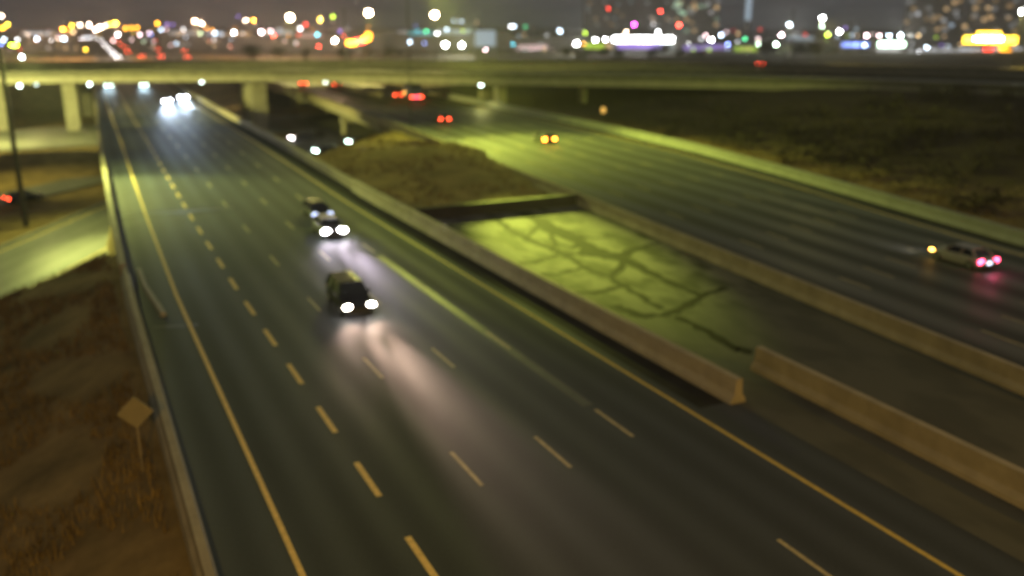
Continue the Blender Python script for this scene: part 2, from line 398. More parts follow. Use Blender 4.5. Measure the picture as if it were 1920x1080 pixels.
m_ = MB(); strip(m_, lambda y: X3(y)-.9, -15, 250, 1.5, .0035); m_.build('dark_strip', M['dark_strip'], road2)
for y0, x0, x1, wd in ((88.6, 3.2, 13.2, .8), (53.6, 3, 5.4, .4)):
    m_ = MB(); m_.add([(x0, y0-wd/2, .004), (x1, y0-wd/2-.6, .004), (x1, y0+wd/2-.6, .004), (x0, y0+wd/2, .004)], [(0,1,2,3)])
    m_.build('expansion_joint', M['joint'], road)
m_ = MB(); m_.add([(7.4, 87.2, .004), (24, 86.5, .004), (24, 80, .004), (7.6, 81, .004)], [(0,1,2,3)]); 
FL = lambda y: X2(y)+2.3
FR = lambda y: X3(y)-2.8
m_ = MB(); strip(m_, FL, -20, 900, .2); m_.build('edge_line', M['ypaint'], road2)
m_ = MB(); strip(m_, FR, -20, 900, .2); m_.build('edge_line', M['paint'], road2)
for i in range(1, 6):
    m_ = MB(); y = 4.0+i*1.3
    while y < 330:
        strip(m_, (lambda k: lambda yy: FL(yy)+(FR(yy)-FL(yy))*k/6)(i), y, y+3.1, .16); y += 12
    m_.build('lane_line', M['wpaint'], road2)

# ------------------------------------------------------------------ lower roads
def ribbon(name, pts, wd, m, zf=None, kind='structure', thick=.2):
    r = MB(); acc = 0
    for i, p in enumerate(pts):
        a = Vector(pts[max(i-1, 0)]); b_ = Vector(pts[min(i+1, len(pts)-1)]); d = (b_-a); d.z = 0; d.normalize(); n_ = Vector((d.y, -d.x, 0))
        for o_, dz in ((-wd/2, 0), (-wd/6, .02), (wd/6, .02), (wd/2, 0), (wd/2, -thick), (-wd/2, -thick)):
            r.v.append(tuple(Vector(p)+n_*o_+Vector((0, 0, dz)))); r.uv.append((o_, acc))
        if i: acc += (Vector(p)-Vector(pts[i-1])).length
    for j in range(len(pts)-1):
        for i in range(6): r.f.append((j*6+i, j*6+(i+1) % 6, (j+1)*6+(i+1) % 6, (j+1)*6+i))
    return tag(r.build(name, m), kind=kind)
ZR = -5.98
def fine(pts, n=8):
    o_ = []
    for a, b_ in zip(pts[:-1], pts[1:]):
        for k in range(n): o_.append(tuple(Vector(a).lerp(Vector(b_), k/n)))
    return o_+[pts[-1]]
ramp = ribbon('ramp', fine([(-34,44,ZR),(-18,75,ZR),(-2.5,105,ZR),(12,134,ZR),(30,163,ZR),(46,186,ZR),(62,203,ZR)]), 12.5, M['ramp'])
ribbon('service_road', fine([(-60,100,ZR),(-22,125,ZR),(-3,146.5,ZR),(10,162,ZR),(30,190,ZR)]), 7.5, M['ramp'])
ribbon('cross_road', fine([(-90,205,ZR),(-30,214,ZR),(6,217,ZR),(40,222,ZR),(90,226,ZR)]), 40, M['ramp'])
m_ = MB()
# kerbs on the ramp's two edges and its edge line
for off in (-6.4, 6.4):
    k = MB(); k.sweep([(off-.15, 0), (off-.15, .16), (off+.15, .16), (off+.15, 0)], fine([(-34,44,ZR),(-18,75,ZR),(-2.5,105,ZR),(12,134,ZR),(30,163,ZR),(46,186,ZR)]))
    tag(k.build('kerb', M['conc']), kind='structure')
for off in (-5.2, 5.2):
    k = MB(); k.sweep([(off-.1, .012), (off-.1, .03), (off+.1, .03), (off+.1, .012)], fine([(-34,44,ZR),(-18,75,ZR),(-2.5,105,ZR),(12,134,ZR),(30,163,ZR)]))
    k.build('edge_line', M['paint'], ramp)

# ------------------------------------------------------------------ barriers
JP = [(-.40, 0), (-.36, .2), (-.20, .42), (-.16, 1.12), (.16, 1.12), (.20, .42), (.36, .2), (.40, 0)]
def path(fx, y0, y1, dx=0, z=0): return [(fx(y)+dx, y, z) for y in ysteps(y0, y1)]
def barrier(name, fx, y0, y1, label, dx=0, prof=JP, m='barrier', parent=None, cat='barrier', group=None, z=0):
    s_ = MB().sweep(prof, path(fx, y0, y1, dx, z))
    o_ = s_.build(name, M[m], parent)
    if not parent: tag(o_, label, cat, group)
    return o_
TALL = [(x*1.1, z*1.06) for x, z in JP]
G_ = 'concrete road barriers'
barrier('concrete_barrier', XR, 30.2, 92, 'long tan concrete barrier ending bluntly between the near lanes and cracked median', dx=.15, prof=TALL, group=G_)
barrier('concrete_barrier', lambda y: 29.7+(y-18)*.02, -20, 33.3, 'amber lit concrete barrier starting behind the blunt end of the longest barrier', prof=TALL, group=G_)
barrier('concrete_barrier', X2, -20, 154, 'tan concrete barrier between the cracked median and the tail light lanes', dx=.1, group=G_)
barrier('concrete_barrier', lambda y: 69-(y-215)*.01, 214, 330, 'pale barrier splitting the tail light lanes below the overpass, left of the truck', group=G_)
barrier('concrete_barrier', X3, -20, 205, 'pale grey concrete barrier below the dark brushy bank', dx=0, group=G_, m='pale')
LOW = [(-.34, -.4), (-.30, .15), (-.17, .34), (-.14, .78), (.14, .78), (.17, .34), (.30, .15), (.34, 0)]
barrier('concrete_barrier', XL, -20, 66, 'low amber lit concrete barrier beside the diamond sign on the grass', prof=LOW, group=G_)
cb = MB()
cb.sweep([(-.16, 0), (-.12, .28), (.12, .28), (.16, 0)], [(3.25, 67, 0), (3.3, 62, 0), (3.75, 55.5, 0)])
tag(cb.build('concrete_curb', M['conc']), 'short pale concrete curb on the shoulder inside the low barrier', 'curb')
rw = MB(); rw.hexa([(26.9,74.9,-.4),(43.3,74.9,-.4),(43.3,75.35,-.4),(26.9,75.35,-.4)], [(26.9,74.9,.95),(43.3,74.9,.95),(43.3,75.35,.95),(26.9,75.35,.95)])
rwo = rw.build('retaining_wall', M['shade_conc'])
tag(rwo, 'dark concrete cross wall between the cracked pavement and the earth mound', 'wall')
cp = MB(); cp.box(26.8, 43.3, 74.82, 75.43, .952, 1.08); cp.build('coping', M['shade_conc'], rwo)

# ------------------------------------------------------------------ bridges carrying the two carriageways over the lower roads
def road_bridge(fl, fr, y0, y1, label, piers, ypl):
    root = empty('road_bridge', (fl(y0), y0, 0), label=label, cat='bridge', group='highway bridges over the lower roads')
    inv = Vector((-fl(y0), -y0, 0))
    def part(nm, mb, m):
        o_ = mb.build(nm, M[m], root); o_.location = inv; return o_
    d = MB(); ys = ysteps(y0, y1); rings = []
    for y in ys:
        a, b_ = fl(y), fr(y)
        rings.append([(a-.25, y, -.302), (b_+.25, y, -.302), (b_+.25, y, -.75), (b_-1.2, y, -.9), (b_-1.3, y, -1.9), (a+1.3, y, -1.9), (a+1.2, y, -.9), (a-.25, y, -.75)])
    d.loft(rings); part('deck', d, 'conc')
    for fx, sgn in ((fl, -1), (fr, 1)):
        p = MB().sweep([(-.22, -.3), (-.22, .95), (.22, .95), (.22, -.3)], [(fx(y)+sgn*.1, y, 0.003) for y in ysteps(ypl if sgn < 0 else y0, y1)])
        pp = part('parapet', p, 'barrier')
    for y in piers:
        a, b_ = fl(y), fr(y)
        c_ = MB(); c_.box(a+.3, b_-.3, y-.7, y+.7, -3.1, -1.905); part('pier_cap', c_, 'conc')
        for t in (.035, .35, .65, .965):
            x = a+(b_-a)*t
            q = MB(); q.tube((x, y, -6.6), (x, y, -3.1), .65, n=14); part('pier', q, 'conc')
    return root
road_bridge(XL, lambda y: XR(y)+.15, 92, 300, 'long bridge carrying the headlight lanes over the lower roads', (140, 178, 236, 276), 66)
road_bridge(X2, X3, 154, 290, 'bridge carrying the tail light lanes past the earth mound', (189, 244), 154)

# ------------------------------------------------------------------ the overpass: two long decks crossing above everything
def offset(pts, d):
    o_ = []
    for i, p in enumerate(pts):
        a = Vector(pts[max(i-1, 0)]); b_ = Vector(pts[min(i+1, len(pts)-1)]); t = (b_-a).normalized(); o_.append((p[0]-t.y*d, p[1]+t.x*d))
    return o_
base = [(-160, 236), (-80, 231)] + NEAR + [(150, 84), (160, 40), (165, -20)]
def dense(pts, step=6):
    o_ = []
    for a, b_ in zip(pts[:-1], pts[1:]):
        n = max(1, int(math.dist(a, b_)/step))
        for k in range(n): o_.append((a[0]+(b_[0]-a[0])*k/n, a[1]+(b_[1]-a[1])*k/n))
    return o_+[pts[-1]]
def smooth_(pts, it=6):
    p = [tuple(q) for q in pts]
    for _ in range(it):
        p = [p[0]]+[((p[i-1][0]+2*p[i][0]+p[i+1][0])/4, (p[i-1][1]+2*p[i][1]+p[i+1][1])/4) for i in range(1, len(p)-1)]+[p[-1]]
    return p
base = smooth_(dense(base), 12)
def overpass(d0, d1, label, piers, pier_rows):
    root = empty('overpass', (36, 211, 0), label=label, cat='overpass', group='overpass decks')
    def part(nm, mb, m):
        o_ = mb.build(nm, M[m], root); o_.location = (-36, -211, 0); return o_
    A, B = offset(base, d0), offset(base, d1)
    dk = MB(); dk.loft([[(a[0], a[1], 6.1), (b_[0], b_[1], 6.1), (b_[0], b_[1], 4.75), (a[0], a[1], 4.75)] for a, b_ in zip(A, B)]); part('deck', dk, 'conc')
    s_ = MB(); acc = 0
    A2, B2 = offset(base, d0+.9), offset(base, d1-.9)
    for i, (a, b_) in enumerate(zip(A2, B2)):
        for k in range(7):
            s_.v.append((a[0]+(b_[0]-a[0])*k/6, a[1]+(b_[1]-a[1])*k/6, 6.104)); s_.uv.append(((d1-d0)*k/6, i*6.0))
    for j in range(len(A2)-1):
        for k in range(6): s_.f.append((j*7+k, j*7+k+1, (j+1)*7+k+1, (j+1)*7+k))
    part('road_surface', s_, 'ramp')
    for dd, nm in ((d0+.35, 'parapet'), (d1-.35, 'parapet')):
        p = MB().sweep([(-.17, 6.101), (-.15, 7.0), (.15, 7.0), (.17, 6.101)], [(q[0], q[1], 0) for q in offset(base, dd)]); part(nm, p, 'dconc')
        r_ = MB().sweep([(-.2, 7.001), (-.2, 7.16), (.2, 7.16), (.2, 7.001)], [(q[0], q[1], 0) for q in offset(base, dd)]); part('coping', r_, 'conc')
    for (fr_) in (.25, .5, .75):
        l_ = MB(); q = offset(base, d0+(d1-d0)*fr_); q1 = offset(base, d0+(d1-d0)*fr_+.2)
        vs = [];
        for a, b_ in zip(q, q1): vs += [(a[0], a[1], 6.109), (b_[0], b_[1], 6.109)]
        l_.add(vs, [(2*i, 2*i+1, 2*i+3, 2*i+2) for i in range(len(q)-1)]); part('lane_line', l_, 'paint')
    for (x, y, wd) in piers:
        z0 = th(x, y); dp = 4.5 if 3.2 < wd < 3.5 else 1.0
        q = MB(); q.box(x-wd/2, x+wd/2, y-dp, y+dp, min(z0, -.2)-.6, 4.748); part('pier', q, 'conc')
    return root
overpass(0, 30, 'concrete overpass crossing the whole picture, its pale edge beam nearest', [(1.0,226.5,2.6),(39.6,216.5,3.3),(1.5,240,2.6),(-13,233,2.6),(41,232,3),(84.5,180,2.2),(88,196,2),(98,168,.9)], 2)
overpass(36, 64, 'second overpass deck lying just beyond the near one', [(5,264,2.4),(5,276,2.4),(45,252,3),(46,266,3),(102,220,2)], 2)

# ------------------------------------------------------------------ cars (built once per kind, then copied)
def wheel(root, x, y, r=.33, wdt=.22):
    wq = MB().tube((x-wdt/2, y, r), (x+wdt/2, y, r), r, n=18).build('wheel', M['tyre'], root)
    sx = 1 if x > 0 else -1
    MB().tube((x+sx*wdt/2, y, r), (x+sx*(wdt/2+.015), y, r), r*.62, n=14).build('rim', M['rim'], wq)
def car(name, paint, loc, rz, label, group, head=None, tail='off', h=1.45, L=4.6, W=1.82, beam=None, boxy=0.0, plate_lit=False, hs=1.0, ts=1.0):
    """front at local -Y"""
    root = empty(name, loc, rz, label=label, cat='car', group=group)
    zb = .92*h/1.45 if not boxy else 1.05; y0, y1 = -L/2, L/2; hw = W/2
    def ring(y, w_, zt, z0):
        return [(-w_*.86, y, z0), (-w_, y, z0+.14), (-w_, y, zt-.16), (-w_*.93, y, zt-.03), (-w_*.5, y, zt+.01), (w_*.5, y, zt+.01), (w_*.93, y, zt-.03), (w_, y, zt-.16), (w_, y, z0+.14), (w_*.86, y, z0)]
    b_ = MB()
    st = [(y0, .78, .62, .34), (y0+.10, .90, .72, .26), (y0+.45, .97, .80+.08*boxy, .20), (y0+1.25, 1.0, zb, .18), (0, 1.0, zb+.02, .18), (y1-1.0, 1.0, zb+.04, .18), (y1-.35, .97, zb+.03-.05*(1-boxy), .22), (y1-.08, .92, zb-.06, .28), (y1, .82, zb-.16, .38)]
    b_.loft([ring(y, hw*k, zt, z0) for y, k, zt, z0 in st])
    # roof and pillars belong to the body shell
    ya, yb_, yc, yd = y0+1.2, y0+1.95, y1-(.45 if boxy else 1.0), y1-(.12 if boxy else .45)
    rw_, bw = hw*.72, hw*.93
    b_.loft([[(-rw_+.06, y, h-.075), (-rw_, y, h-.03), (-rw_*.5, y, h+.01), (rw_*.5, y, h+.01), (rw_, y, h-.03), (rw_-.06, y, h-.075)] for y in (yb_-.06, yb_+.25, (yb_+yc)/2, yc+.05)])
    for s_ in (-1, 1):
        b_.tube((s_*bw, ya, zb), (s_*rw_, yb_, h-.05), .05, n=5); b_.tube((s_*bw, yd, zb), (s_*rw_, yc, h-.05), .07, n=5)
        b_.tube((s_*bw, (ya+yd)/2+.1, zb), (s_*rw_, (yb_+yc)/2+.1, h-.05), .045, n=5)
        b_.ball((s_*(hw+.1), ya+.45, zb+.08), .12, .07, .09, 6, 5)
    b_.build('body', M[paint], root, smooth=False)
    g_ = MB(); g_.hexa([(-bw+.04, ya+.05, zb-.02), (bw-.04, ya+.05, zb-.02), (bw-.04, yd-.05, zb-.02), (-bw+.04, yd-.05, zb-.02)],
                       [(-rw_+.03, yb_, h-.06), (rw_-.03, yb_, h-.06), (rw_-.03, yc, h-.06), (-rw_+.03, yc, h-.06)])
    g_.build('window_glass', M['glass'], root)
    gr = MB(); gr.box(-.45*hw/.91, .45*hw/.91, y0-.015, y0+.05, .42, .58); gr.build('grille', M['dark'], root)
    for s_ in (-1, 1):
        hl = MB().ball((s_*(hw-.24), y0+.07, .68), .19*hs, .09, .105*hs, 10, 6).build('headlight', HEAD[head] if head else HOFF, root, smooth=True)
        if beam:
            en, col = beam
            l_ = spot('beam', (s_*(hw-.24), y0-.12, .68), (s_*(hw-.24)*.2, y0-24, .66), en*.9, col, 17, 1.0, .28, hl)
            l_ = spot('beam', (s_*(hw-.24), y0-.12, .68), (s_*(hw-.24), y0-14, -.3), en*.022, col, 80, 1.0, .25, hl)
        MB().ball((s_*(hw-.2), y1-.07, zb-.2), .18*ts, .08, .10*ts, 8, 6).build('tail_light', TAIL[tail], root, smooth=True)
        for yy in (y0+.86, y1-.9): wheel(root, s_*(hw-.1), yy, .33+.04*boxy)
    pl = MB(); pl.box(-.2, .2, y1+.005, y1+.03, .52, .66); pl.build('number_plate', PLATEGLOW if plate_lit else M['plate'], root)
    for a_, b2_, z_ in ((y0-.05, y0+.04, .26), (y1-.04, y1+.05, .30)):
        bp = MB(); bp.box(-hw*.8, hw*.8, a_, b2_, z_, z_+.14); bp.build('bumper', M['dark'], root)
    return root
Gn = 'cars driving towards the camera'; Ga = 'cars driving away with tail lights on'; Gl = 'cars on the lower roads'
suv = car('suv', 'black', (14.35, 52.6, 0), R(-1), 'dark tall car with a glinting roof and both headlights glaring, nearest on the road', Gn, 'warm', h=1.74, L=4.75, W=1.92, beam=(36000, (1, .66, .50)), boxy=1, hs=1.4)
sed = car('sedan', 'grey', (18.45, 73.2, 0), R(-1), 'car with two round white headlights following the nearest dark car', Gn, 'white', beam=(26000, (.95, .78, 1)), hs=1.9)
p_ = onz(596, 406, .7)
car('sedan', 'black', (p_.x+.7, p_.y+3.2, 0), R(-1), 'car with dim bluish lamps tucked close behind the second headlight car', Gn, 'dimblue', hs=1.5)
for (u, v, lab, bm) in [(315, 189, 'brilliant blue white car, nearer and lower of the far headlight pair', 40000), (345, 182, 'brilliant blue white car, farther and higher of the far headlight pair', 40000)]:
    p_ = onz(u, v, .7)
    car('sedan', 'grey', (p_.x, p_.y+2.3, 0), R(-4), lab, Gn, 'blue', beam=(bm, (.62, .78, 1)), hs=1.3)
for (u, v, lab) in [(205, 160, 'bluish headlight car just emerging below the overpass near the barrier'), (271, 159, 'bluish headlight car just emerging below the overpass in the middle lanes')]:
    p_ = onz(u, v, .7)
    car('sedan', 'grey', (p_.x, p_.y+2.3, 0), R(-4), lab, Gn, 'green', beam=(8000, (.6, .85, 1)), hs=1.3)
AW = math.pi
far_car = None
for (u, v, lab, tl, hp) in [(836, 223, 'car with two red tail lights in the middle of the bridge lanes', 'red', 1.5), (1033, 261, 'car with glowing orange brake lights on the yellow lit lanes', 'orange', 1.6),
                        (570, 156, 'tail light car below the overpass, closest to the bridge parapet', 'red', 1.8), (748, 177.5, 'car with red tail lights just left of the box truck', 'red', 1.6), (634, 158, 'tail light car below the overpass, between the parapet and the truck', 'red', 1.8)]:
    p_ = onz(u, v, .75)
    o_ = car('sedan', 'grey', (p_.x, p_.y+2.3, 0), AW-R(4), lab, Ga, None, tl, ts=hp)
    if tl == 'red' and far_car is None: far_car = o_
p_ = onz(1858, 489, .75)
near_r = car('sedan', 'silver', (p_.x, p_.y+2.3, 0), AW-R(3), 'pale car with pink red tail lights and amber side lamp near the right edge', Ga, None, 'pink', ts=1.9, plate_lit=True, beam=None)
MB().ball((.86, -2.0, .70), .09, .22, .09, 8, 6).build('side_marker', AMBER, near_r)
for s_ in (-1, 1):
    spot('beam', (s_*.6, -2.5, .7), (s_*.6, -18, 0), 250, (1, .9, .8), 60, .7, .07, near_r)
spot('tail_glow', (0, 2.6, .9), (0, 5, 0), 60, (1, .1, .25), 150, .9, .1, near_r)

# box truck
p_ = onz(781, 182, .9)
tr = empty('box_truck', (p_.x, p_.y, 0), AW-R(5), label='blue sided box truck with a row of red tail lights below the overpass', cat='truck')
t_ = MB(); t_.box(-1.28, 1.28, -6.2, -.02, 1.05, 3.7); t_.build('cargo_box', M['blue'], tr)
t_ = MB(); t_.hexa([(-1.15,-8.3,.5),(1.15,-8.3,.5),(1.15,-6.35,.5),(-1.15,-6.35,.5)], [(-1.05,-7.9,2.7),(1.05,-7.9,2.7),(1.05,-6.35,2.8),(-1.05,-6.35,2.8)]); cb_ = t_.build('cab', M['grey'], tr)
t_ = MB(); t_.hexa([(-1.0,-8.15,1.7),(1.0,-8.15,1.7),(1.0,-8.0,1.7),(-1.0,-8.0,1.7)], [(-.95,-8.02,2.5),(.95,-8.02,2.5),(.95,-7.9,2.5),(-.95,-7.9,2.5)]); t_.build('windscreen', M['glass'], cb_)
t_ = MB(); t_.box(-.5, .5, -8, -.1, .55, 1.048); t_.build('chassis', M['dark'], tr)
for x in (-1, 1):
    for y in (-7.3, -2.0, -1.1): wheel(tr, x*1.0, y, .48, .3)
    t_ = MB(); t_.ball((x*1.1, .03, .95), .34, .08, .16); t_.build('tail_light', TAIL['red'], tr)
    t_ = MB(); t_.ball((x*.35, .03, .92), .22, .08, .14); t_.build('tail_light', TAIL['pink'], tr)
t_ = MB(); t_.ball((1.3, -6.0, 1.5), .1, .25, .2); t_.build('side_marker', AMBER, tr)

# lower roads
low_car = None
for (u, v, lab, hd) in [(545, 258, 'lower road car with white lamps, leftmost of the four in the gap', 'far'), (568, 253, 'lower road car with white lamps, farthest of the four in the gap', 'far'),
                    (590, 282, 'lower road car with a pale green lamp, nearest the bridge barrier', 'green'), (652, 265, 'lower road car with a pale green lamp beside the bridge pier', 'green')]:
    p_ = onz(u, v, ZR+.7)
    car('sedan', 'grey', (p_.x+2.2, p_.y, ZR+.02), R(-80), lab, Gl, hd, hs=2.0 if hd == 'far' else 1.8)
p_ = onz(14, 371, ZR+.8)
car('sedan', 'black', (p_.x+1.9, p_.y+.9, ZR+.02), R(114), 'dark car with one red tail light on the lower service road', Gl, None, 'red', ts=1.4)

# ------------------------------------------------------------------ signs
def sign_post():
    p_ = Vector((1.0, 35.9, 0)); z0 = th(p_.x, p_.y)
    r_ = empty('road_sign', (p_.x, p_.y, z0), R(-8), label='diamond road sign seen from behind on a thin post in brown grass', cat='road sign')
    q = MB(); q.tube((0, 0, -.2), (0, 0, 2.95), .05, n=8); q.build('post', M['wood'], r_)
    q = MB(); s_ = .68; c = 2.66
    f_ = [(0, -.075, c-s_), (s_, -.075, c), (0, -.075, c+s_), (-s_, -.075, c)]; k_ = [(x, -.055, z) for x, _, z in f_]
    q.loft([f_, k_]); q.build('sign_panel', M['signback'], r_)
    q = MB(); q.box(-.45, .45, -.052, -.02, c-.28, c-.22); q.box(-.45, .45, -.052, -.02, c+.22, c+.28); q.build('bracket', M['steel'], r_)
sign_post()
p_ = onz(1131, 209, 1.6)
zb_ = th(p_.x, p_.y)
mk = empty('marker_reflector', (p_.x, p_.y, zb_), R(-25), label='small amber reflector made to glow on a short post on the dark bank', cat='lamp')
q = MB(); q.tube((0, 0, -.2), (0, 0, 1.7), .06); q.build('post', M['dark'], mk)
q = MB(); q.ball((0, 0, 1.9), .42, .2, .55, 12, 8); q.build('lens', emit('reflector_glow', (1, .55, .12), 1.1), mk, smooth=True)  # a reflector; the light it returns is put in as emission

# ------------------------------------------------------------------ street lamps that light the roads, some unseen and added
def lamp_post(x, y, ztop, label, arm, col, lens_e, spots, group='tall lamp posts over the highway', r=.17, lightcol=None):
    z0 = th(x, y)
    ro = empty('street_lamp', (x, y, z0), 0, label=label, cat='street lamp', group=group); H = ztop-z0
    q = MB(); q.tube((0, 0, -.3), (0, 0, H), r, r*.6, n=10); q.build('pole', M['dark'], ro)
    q = MB(); q.tube((0, 0, H-.1), (arm[0]*.9, arm[1]*.9, H+.35), .07, .05); q.build('arm', M['dark'], ro)
    q = MB(); q.ball((arm[0], arm[1], H+.32), .55, .3, .16); hd = q.build('lamp_head', M['dark'], ro, smooth=True)
    q = MB(); q.ball((arm[0], arm[1], H+.16), .42, .24, .12); q.build('lens', emit('lamp_lens', col, lens_e), hd, smooth=True)
    for tgt, en, size, bl in spots:
        spot('glow', (arm[0], arm[1], H), Vector(tgt)-Vector((x, y, z0)), en, lightcol or col, size, bl, .5, ro)
    return ro
YG = (.82, .95, .11); YG2 = (.86, .92, .08); AM = (1, .57, .045)
lamp_post(-5.9, 119.5, 14.4, 'dark lamp post with lime green lamp, rising from the lower grass', (1.5, .3), (.55, .9, .03), 60,
          [((3.5, 106, 0), 30000, 150, 1.0), ((6.5, 102, 0), 130000, 62, 1.0)], lightcol=(.86, .95, .22), r=.34)
lamp_post(50.2, 141, 27, 'very tall lamp post on the earth mound, head above the picture', (1.8, 0), YG, 40,
          [((58, 114, 0), 70000, 150, 1.0), ((64, 110, 0), 330000, 66, 1.0), ((34.6, 62.5, 0), 2300000, 11, 1.0)], r=.10)
lamp_post(-9, -12, 21, 'amber lamp post behind the camera on the grass shoulder', (1.8, 0), AM, 40,
          [((2, 32, 0), 54000, 130, 1.0)])
lamp_post(112, 36, 25, 'added tall sodium lamp post beyond the right edge, on top of the bank', (-1.5, 1), YG, 40, [((104, 156, 6), 260000, 38, 1.0)])  # unseen lamp added to brighten the overpass fascia
lamp_post(50, -20, 24, 'amber lamp post behind the camera on the median', (1.5, 0), AM, 40, [((36, 22, 0), 40000, 110, 1.0)])
lamp_post(-34, 158, 17, 'sodium lamp post left of the picture beside the lower roads', (1.5, 0), (.95, .90, .2), 40,
          [((28, 214, 6), 420000, 46, 1.0), ((-1, 149, -6), 110000, 46, 1.0), ((52, 186, -1), 620000, 26, 1.0)])
lamp_post(-25, 203, 7.5, 'added low sodium lamp post left of the picture below the overpass edge', (1.5, 0), (.95, .93, .24), 40,
          [((-6, 216, -6), 150000, 120, 1.0), ((-6, 196, -6), 60000, 90, 1.0)])  # unseen lamp added to brighten the lower cross road

# overpass lighting: tall lamps on the far deck and soffit lamps below
for (u, v, lab, en) in [(544, 33, 'big warm white lamp standing beyond the overpass, leftmost of the big three', 110000), (691, 24, 'big warm white lamp standing beyond the overpass, middle of the big three', 110000), (815, 28, 'big peach white lamp standing beyond the overpass, rightmost of the big three', 90000),
                        (1542, 34, 'white lamp above a paler one, standing beyond the overpass right of the towers', 120000), (1916, 22, 'white lamp cut by the right edge, standing beyond the overpass', 120000)]:
    p_ = at(u, v, 290)
    r_ = empty('street_lamp', (p_.x, p_.y, 6.1), 0, label=lab, cat='street lamp', group='big lamps beyond the overpass'); H = p_.z-6.1
    q = MB(); q.tube((0, 0, -.3-6.2), (0, 0, H-.4), .16, .1); q.build('pole', M['dark'], r_)
    q = MB(); q.ball((0, 0, H), *((.85, .85, .75) if u < 1000 else (.5, .5, .45)), 12, 8); q.build('lens', emit('big_lamp', (1, .72, .42) if u < 1000 else (.92, .96, .95), 160 if u < 1000 else 90), r_, smooth=True)
    spot('glow', (0, 0, H-1.2), (0, -14, 0), en*.7, (1, .86, .22), 124, 1.0, .5, r_)
for (u, v, lab) in [(37, 161, 'white lamp below the overpass by the lime lamp post'), (68, 158, 'dim white lamp below the overpass, second from the left'), (168, 158, 'white lamp below the overpass beside the bridge parapet'),
                    (378, 153, 'white lamp below the overpass left of the big pier'), (610, 153, 'bluish white lamp below the overpass between the tail lights'), (902, 159, 'white lamp below the overpass beside its slim pier')]:
    p_ = at(u, v, {37: 236, 68: 238, 168: 233, 378: 216, 610: 212, 902: 194}[u])
    r_ = empty('soffit_lamp', (p_.x, p_.y, 4.74), 0, label=lab, cat='lamp', group='lamps below the overpass')
    q = MB(); q.tube((0, 0, 0), (0, 0, p_.z-4.74+.15), .05); q.build('stem', M['dark'], r_)
    q = MB(); q.ball((0, 0, p_.z-4.74), .36, .36, .28); q.build('lens', emit('soffit_lens', (.8, 1, .9), 20 if u != 68 else 4), r_, smooth=True)
    if u in (37, 378, 902):
        spot('glow', (0, -.3, p_.z-4.74-.4), (0, -6, -9), 1200, (.95, .92, .25), 150, .8, .4, r_)

# ------------------------------------------------------------------ the city beyond: lamps, signs, buildings, trees
COL = dict(O=('orange', (1, .38, .02)), Y=('yellow', (1, .62, .04)), W=('warm white', (1, .72, .50)), P=('pinkish white', (1, .70, .74)), B=('bluish white', (.62, .80, 1)),
           U=('blue', (.22, .34, 1)), V=('violet', (.42, .26, 1)), C=('cyan', (.12, .78, 1)), G=('green', (.10, .9, .38)), L=('lime', (.62, .95, .06)), R=('red', (1, .055, .035)),
           N=('white', (.95, .97, 1)), K=('grey', (.72, .74, .78)), T=('tan', (1, .66, .32)), M=('magenta', (1, .08, .85)), E=('pale green', (.66, 1, .72)))
EM = {}
def em(c, e):
    if (c, e) not in EM: EM[(c, e)] = emit('glow_'+COL[c][0].replace(' ', '_'), COL[c][1], e)
    return EM[(c, e)]
BR = {0: 1.6, 1: 5, 2: 16, 3: 45, 4: 110}
